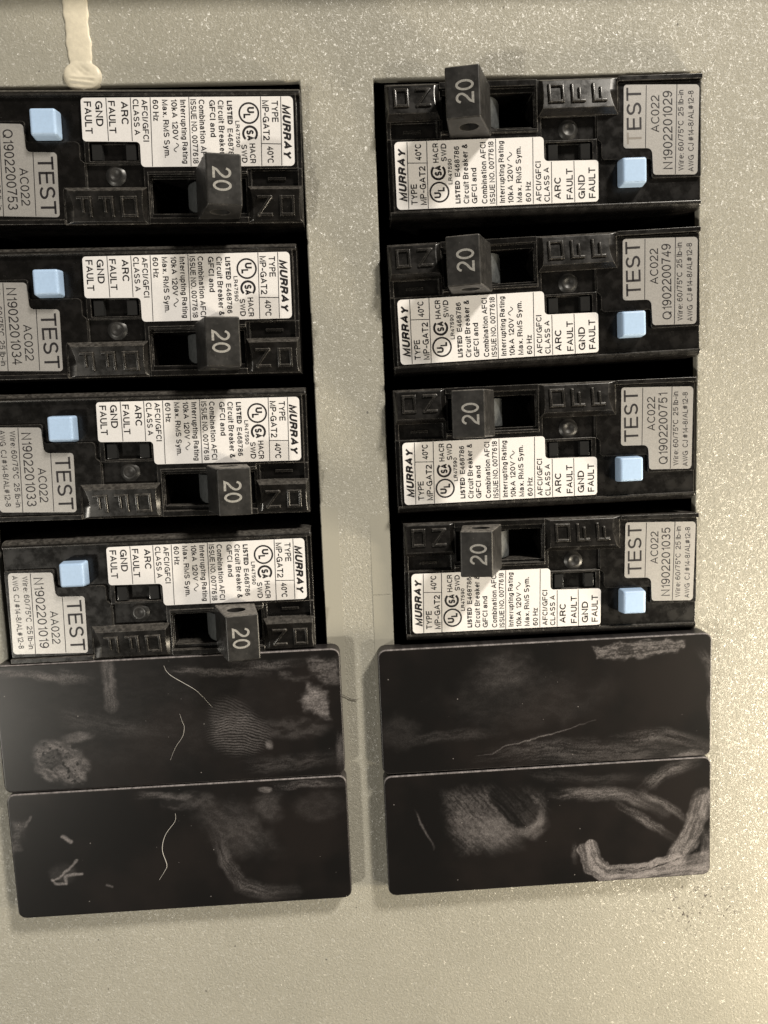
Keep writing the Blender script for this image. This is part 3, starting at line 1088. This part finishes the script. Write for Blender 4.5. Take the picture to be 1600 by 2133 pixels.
def dust_LP2(d):
    d.stroke([(600, 716), (760, 716), (860, 730)], 36, 0.34, 0.7, seed=1)
    d.blob((1040, 860), 230, 140, 0.20, -0.6, 0.8, 0.4, 0.6, seed=2)
    d.stroke([(960, 900), (985, 1000), (1060, 1110), (1160, 1140), (1300, 1135)], 80, 0.38, 0.75, 0.8, seed=3)
    d.blob((1180, 760), 85, 85, 0.24, 0.2, 0.8, 0.4, 0.6, seed=4)
    d.blob((1165, 690), 34, 16, 0.55, seed=5)
    d.stroke([(1180, 675), (1350, 665), (1510, 660)], 44, 0.36, 0.8, seed=6)
    d.poly([(30, 810), (135, 815), (130, 860), (100, 960), (45, 1000)], 0.30, 6, 0.6, 1.5, 7)
    d.stroke([(112, 850), (132, 815)], 16, 0.4, 0.3, seed=8, fade=False)
    d.stroke([(272, 898), (290, 905), (312, 918)], 24, 0.75, 0.3, seed=9, fade=False)
    d.stroke([(235, 1090), (262, 1076), (300, 1040), (335, 1000)], 15, 0.75, 0.3, seed=10, fade=False)
    d.stroke([(232, 1085), (245, 1106), (290, 1104), (287, 1072), (362, 1060)], 18, 0.85, 0.3, seed=11, fade=False)
    d.blob((275, 1060), 70, 55, 0.12, seed=12)
    d.stroke([(470, 1112), (492, 1116)], 12, 0.4, 0.3, seed=13, fade=False)
    d.blob((1400, 760), 140, 80, 0.10, seed=14)
    d.blob((820, 740), 140, 50, 0.20, seed=15, grain=0.8)


def dust_RP1(d):
    d.blob((610, 210), 170, 125, 0.16, 0, 0.9, 0.4, 0.6, seed=1)
    d.poly([(975, 115), (1060, 92), (1240, 70), (1385, 85), (1375, 130), (1230, 165), (1080, 182), (1000, 172)], 0.60, 3.0, 0.75, 3.0, 3)
    d.wipe((1128, 132), 30, 20, 0.2, 0.7)
    d.stroke([(1430, 120), (1480, 180), (1485, 300)], 50, 0.30, 0.8, seed=4)
    d.stroke([(1475, 300), (1480, 430)], 30, 0.4, 0.6, seed=5)
    d.stroke([(180, 520), (330, 490), (620, 470)], 60, 0.16, 0.8, seed=6)
    d.stroke([(540, 580), (780, 540), (1100, 560), (1480, 545)], 130, 0.26, 0.8, 0.8, seed=7)
    d.stroke([(1080, 500), (1300, 480), (1470, 530)], 75, 0.36, 0.9, seed=8)
    d.stroke([(1290, 590), (1400, 560), (1480, 560)], 40, 0.5, 0.6, seed=9)
    d.stroke([(500, 572), (575, 560), (628, 525), (665, 520), (800, 485), (1005, 420)], 7, 0.55, 0.4, seed=10)
    d.blob((180, 470), 110, 100, 0.09, seed=11)
    d.blob((700, 330), 420, 160, 0.07, seed=12)


def dust_RP2(d):
    d.poly([(330, 690), (560, 670), (800, 690), (830, 800), (760, 880), (650, 980), (430, 1010), (360, 900)], 0.32, 14, 0.7, 2.4, 1, -0.9)
    d.blob((560, 880), 190, 110, 0.30, -0.4, 0.8, 0.5, 0.8, seed=2)
    d.blob((740, 850), 70, 90, 0.35, 0.5, 0.6, 0.5, seed=3)
    d.stroke([(770, 790), (765, 850), (710, 890), (640, 885)], 50, 0.4, 0.5, seed=18)
    d.wipe((660, 772), 126, 72, -0.88, 0.96)
    d.stroke([(250, 790), (268, 850), (310, 910), (328, 960)], 12, 0.35, 0.3, seed=4)
    d.stroke([(830, 730), (960, 728), (1080, 725), (1180, 750), (1290, 800)], 72, 0.60, 0.65, seed=7)
    d.stroke([(1080, 770), (1200, 830), (1330, 915)], 46, 0.55, 0.8, seed=8)
    d.stroke([(1180, 720), (1300, 770), (1390, 850)], 42, 0.45, 0.8, seed=9)
    d.stroke([(1450, 740), (1425, 830), (1380, 930), (1340, 990)], 95, 0.75, 0.65, 0.3, seed=10, fade=False)
    d.stroke([(1470, 850), (1460, 1000), (1440, 1060)], 60, 0.45, 0.7, seed=11)
    d.stroke([(985, 945), (1000, 1010), (1050, 1052), (1180, 1045), (1340, 1000)], 58, 0.95, 0.7, 0.2, seed=12, fade=False)
    d.stroke([(950, 960), (975, 1040), (1050, 1085), (1200, 1075), (1480, 1035)], 50, 0.85, 0.7, 0.25, seed=13, fade=False)
    d.poly([(1320, 1000), (1480, 950), (1480, 1055), (1300, 1062)], 0.55, 3, 0.5, 2.0, 14)
    d.stroke([(1060, 1046), (1250, 1030), (1345, 1000)], 9, -1.0, 0.3, fade=False)
    d.stroke([(912, 930), (918, 1010)], 30, 0.25, 0.8, seed=15)
    d.stroke([(1205, 700), (1280, 640), (1420, 592)], 70, 0.45, 0.8, seed=16)
    d.stroke([(700, 640), (1000, 670), (1250, 650)], 60, 0.13, 0.8, seed=17)
    d.wipe((1410, 690), 95, 60, 0.5, 0.6)


def blank_plate(key, painter, cx, cy, g, label, hh=12.8):
    hw, r, b, zt = 33.32, 1.6, 0.28, 3.5
    nx, ny = 500, 194
    ys = np.linspace(-hh + b, hh - b, ny)
    ri = r - b
    U = np.linspace(-1, 1, nx)
    X = np.zeros((ny, nx)); Y = np.zeros((ny, nx))
    for j, y in enumerate(ys):
        over = abs(y) - (hh - r)
        half = hw - b - (ri - math.sqrt(max(ri * ri - over * over, 0.0)) if over > 0 else 0.0)
        X[j] = U * half
        Y[j] = y
    d = Dust(X, Y, HOM[key])
    painter(d)
    D = np.clip(d.D, 0, 1) ** 1.15 * 0.92
    verts = [(x, y, zt) for x, y in zip(X.ravel(), Y.ravel())]
    dust = list(D.ravel())
    idx = lambda j, i: j * nx + i
    faces = [(idx(j, i), idx(j, i + 1), idx(j + 1, i + 1), idx(j + 1, i)) for j in range(ny - 1) for i in range(nx - 1)]
    ring = [idx(0, i) for i in range(nx)] + [idx(j, nx - 1) for j in range(1, ny)] + [idx(ny - 1, i) for i in range(nx - 2, -1, -1)] + [idx(j, 0) for j in range(ny - 2, 0, -1)]
    pts = [Vector(verts[k][:2]) for k in ring]
    nrm = []
    n = len(ring)
    for k, p in enumerate(pts):
        cxn = max(-(hw - r), min(hw - r, p.x)); cyn = max(-(hh - r), min(hh - r, p.y))
        q = Vector((p.x - cxn, p.y - cyn))
        nrm.append(q.normalized() if q.length > 1e-6 else Vector((0, 0)))
    prev = ring
    edge = fbm(np.array([p.x for p in pts]) * 1.7, np.array([p.y for p in pts]) * 1.7 + 3, 3)
    for (o, z, kd) in ((b * 0.55, zt - b * 0.12, 1.0), (b * 0.88, zt - b * 0.45, 1.0), (b, zt - b, 0.9), (b, zt - b - 0.12, 0.15), (b, 0.03, 0.05)):
        cur = []
        for k in range(n):
            cur.append(len(verts))
            p = pts[k] + nrm[k] * o
            verts.append((p.x, p.y, z))
            top = max(0.0, nrm[k].y)
            dust.append(float(np.clip(kd * (0.12 + 0.75 * top) * (0.25 + 1.3 * edge[k]), 0, 1)))
        faces += [(prev[k], prev[(k + 1) % n], cur[(k + 1) % n], cur[k])[::-1] for k in range(n)]
        prev = cur
    faces.append(tuple(prev))
    me = bpy.data.meshes.new('blank_plate')
    me.from_pydata([(x * MM, -z * MM, y * MM) for x, y, z in verts], [], faces)
    bm = bmesh.new(); bm.from_mesh(me); bmesh.ops.recalc_face_normals(bm, faces=bm.faces); bm.to_mesh(me); bm.free()
    at = me.attributes.new('dust', 'FLOAT', 'POINT')
    at.data.foreach_set('value', np.array(dust, dtype=np.float32))
    me.materials.append(M_BLANK)
    me.shade_smooth()
    me.set_sharp_from_angle(angle=math.radians(50))
    o = obj('blank_plate', me)
    o.matrix_world = Matrix.Translation(W(cx, cy, 0)) @ (Q @ rot3(0, 0, g) @ QI).to_4x4()
    o['label'] = label
    o['category'] = 'filler plate'
    o['group'] = 'black filler plates below the breakers'
    return o


PLATES = {}
PLATES['RP1'] = blank_plate('RP1', dust_RP1, 35.023, -44.838, 0.0037, 'black filler plate with one rough grey dust patch along its upper edge')
PLATES['RP2'] = blank_plate('RP2', dust_RP2, 35.229, -70.765, 0.0068, 'black filler plate with a broad hook shaped dust smear and a dark oval wipe')
PLATES['LP1'] = blank_plate('LP1', dust_LP1, -39.04, -44.33, 0.0022, 'black filler plate with a knot shaped dust smudge and a fingerprint', 12.92)
PLATES['LP2'] = blank_plate('LP2', dust_LP2, -38.854, -70.58, 0.0030, 'black filler plate with a small white scuff and a wavy pale fibre', 13.08)


# ------------------------------------------------------------------ loose fibres
def tube(pts, r, mat, sides=6):
    P = []
    pts = [Vector(p) for p in pts]
    for i in range(len(pts) - 1):
        p0, p1, p2, p3 = pts[max(i - 1, 0)], pts[i], pts[i + 1], pts[min(i + 2, len(pts) - 1)]
        for k in range(6):
            t = k / 6
            P.append(0.5 * ((2 * p1) + (p2 - p0) * t + (2 * p0 - 5 * p1 + 4 * p2 - p3) * t * t + (3 * p1 - p0 - 3 * p2 + p3) * t ** 3))
    P.append(pts[-1])
    bm = bmesh.new()
    rows = []
    for i, p in enumerate(P):
        d = (P[min(i + 1, len(P) - 1)] - P[max(i - 1, 0)]).normalized()
        n = d.cross(Vector((0, 0, 1))).normalized()
        u = n.cross(d)
        rr = r * (0.35 + 0.65 * math.sin(math.pi * min(max(i / (len(P) - 1), 0.06), 0.94)))
        rows.append([bm.verts.new(p + (n * math.cos(a) + u * math.sin(a)) * rr) for a in (2 * math.pi * k / sides for k in range(sides))])
    for a, b in zip(rows, rows[1:]):
        for k in range(sides):
            bm.faces.new((a[k], a[(k + 1) % sides], b[(k + 1) % sides], b[k]))
    bm.faces.new(rows[0]); bm.faces.new(list(reversed(rows[-1])))
    return finish(bm, mat, 80)


def fibre(key, pts, r, label):
    h = HOM[key]
    L = [((h[0] * a + h[1] * b + h[2]) / (h[6] * a + h[7] * b + 1), (h[3] * a + h[4] * b + h[5]) / (h[6] * a + h[7] * b + 1), 3.5 + r) for a, b in pts]
    o = obj('lint_fibre', tube(L, r, M_LINT))
    o.matrix_world = PLATES[key].matrix_world
    o['label'] = label
    o['category'] = 'fibre'
    o['group'] = 'pale fibres lying on the black filler plates'


fibre('LP2', [(770, 795), (768, 830), (726, 890), (713, 955), (733, 1020), (722, 1050), (700, 1086)], 0.055, 'bright wavy fibre in the middle of the plate with the white scuff')
fibre('LP1', [(722, 138), (735, 165), (765, 190), (850, 240), (885, 270), (932, 322)], 0.045, 'long pale fibre slanting down from the top edge of the plate with the fingerprint')
fibre('LP1', [(788, 350), (800, 385), (808, 410), (800, 450), (770, 495), (745, 552)], 0.032, 'faint bowed fibre left of the fingerprint on the black plate')
o = obj('hair', tube([(-6.4, -41.6, 0.35), (-5.2, -42.2, 0.3), (-3.9, -43.0, 0.2), (-3.0, -43.25, 0.2), (-2.6, -43.1, 0.35)], 0.07, M_HAIR))
o['label'] = 'short dark hair on the beige strip between the filler plates'
o['category'] = 'hair'
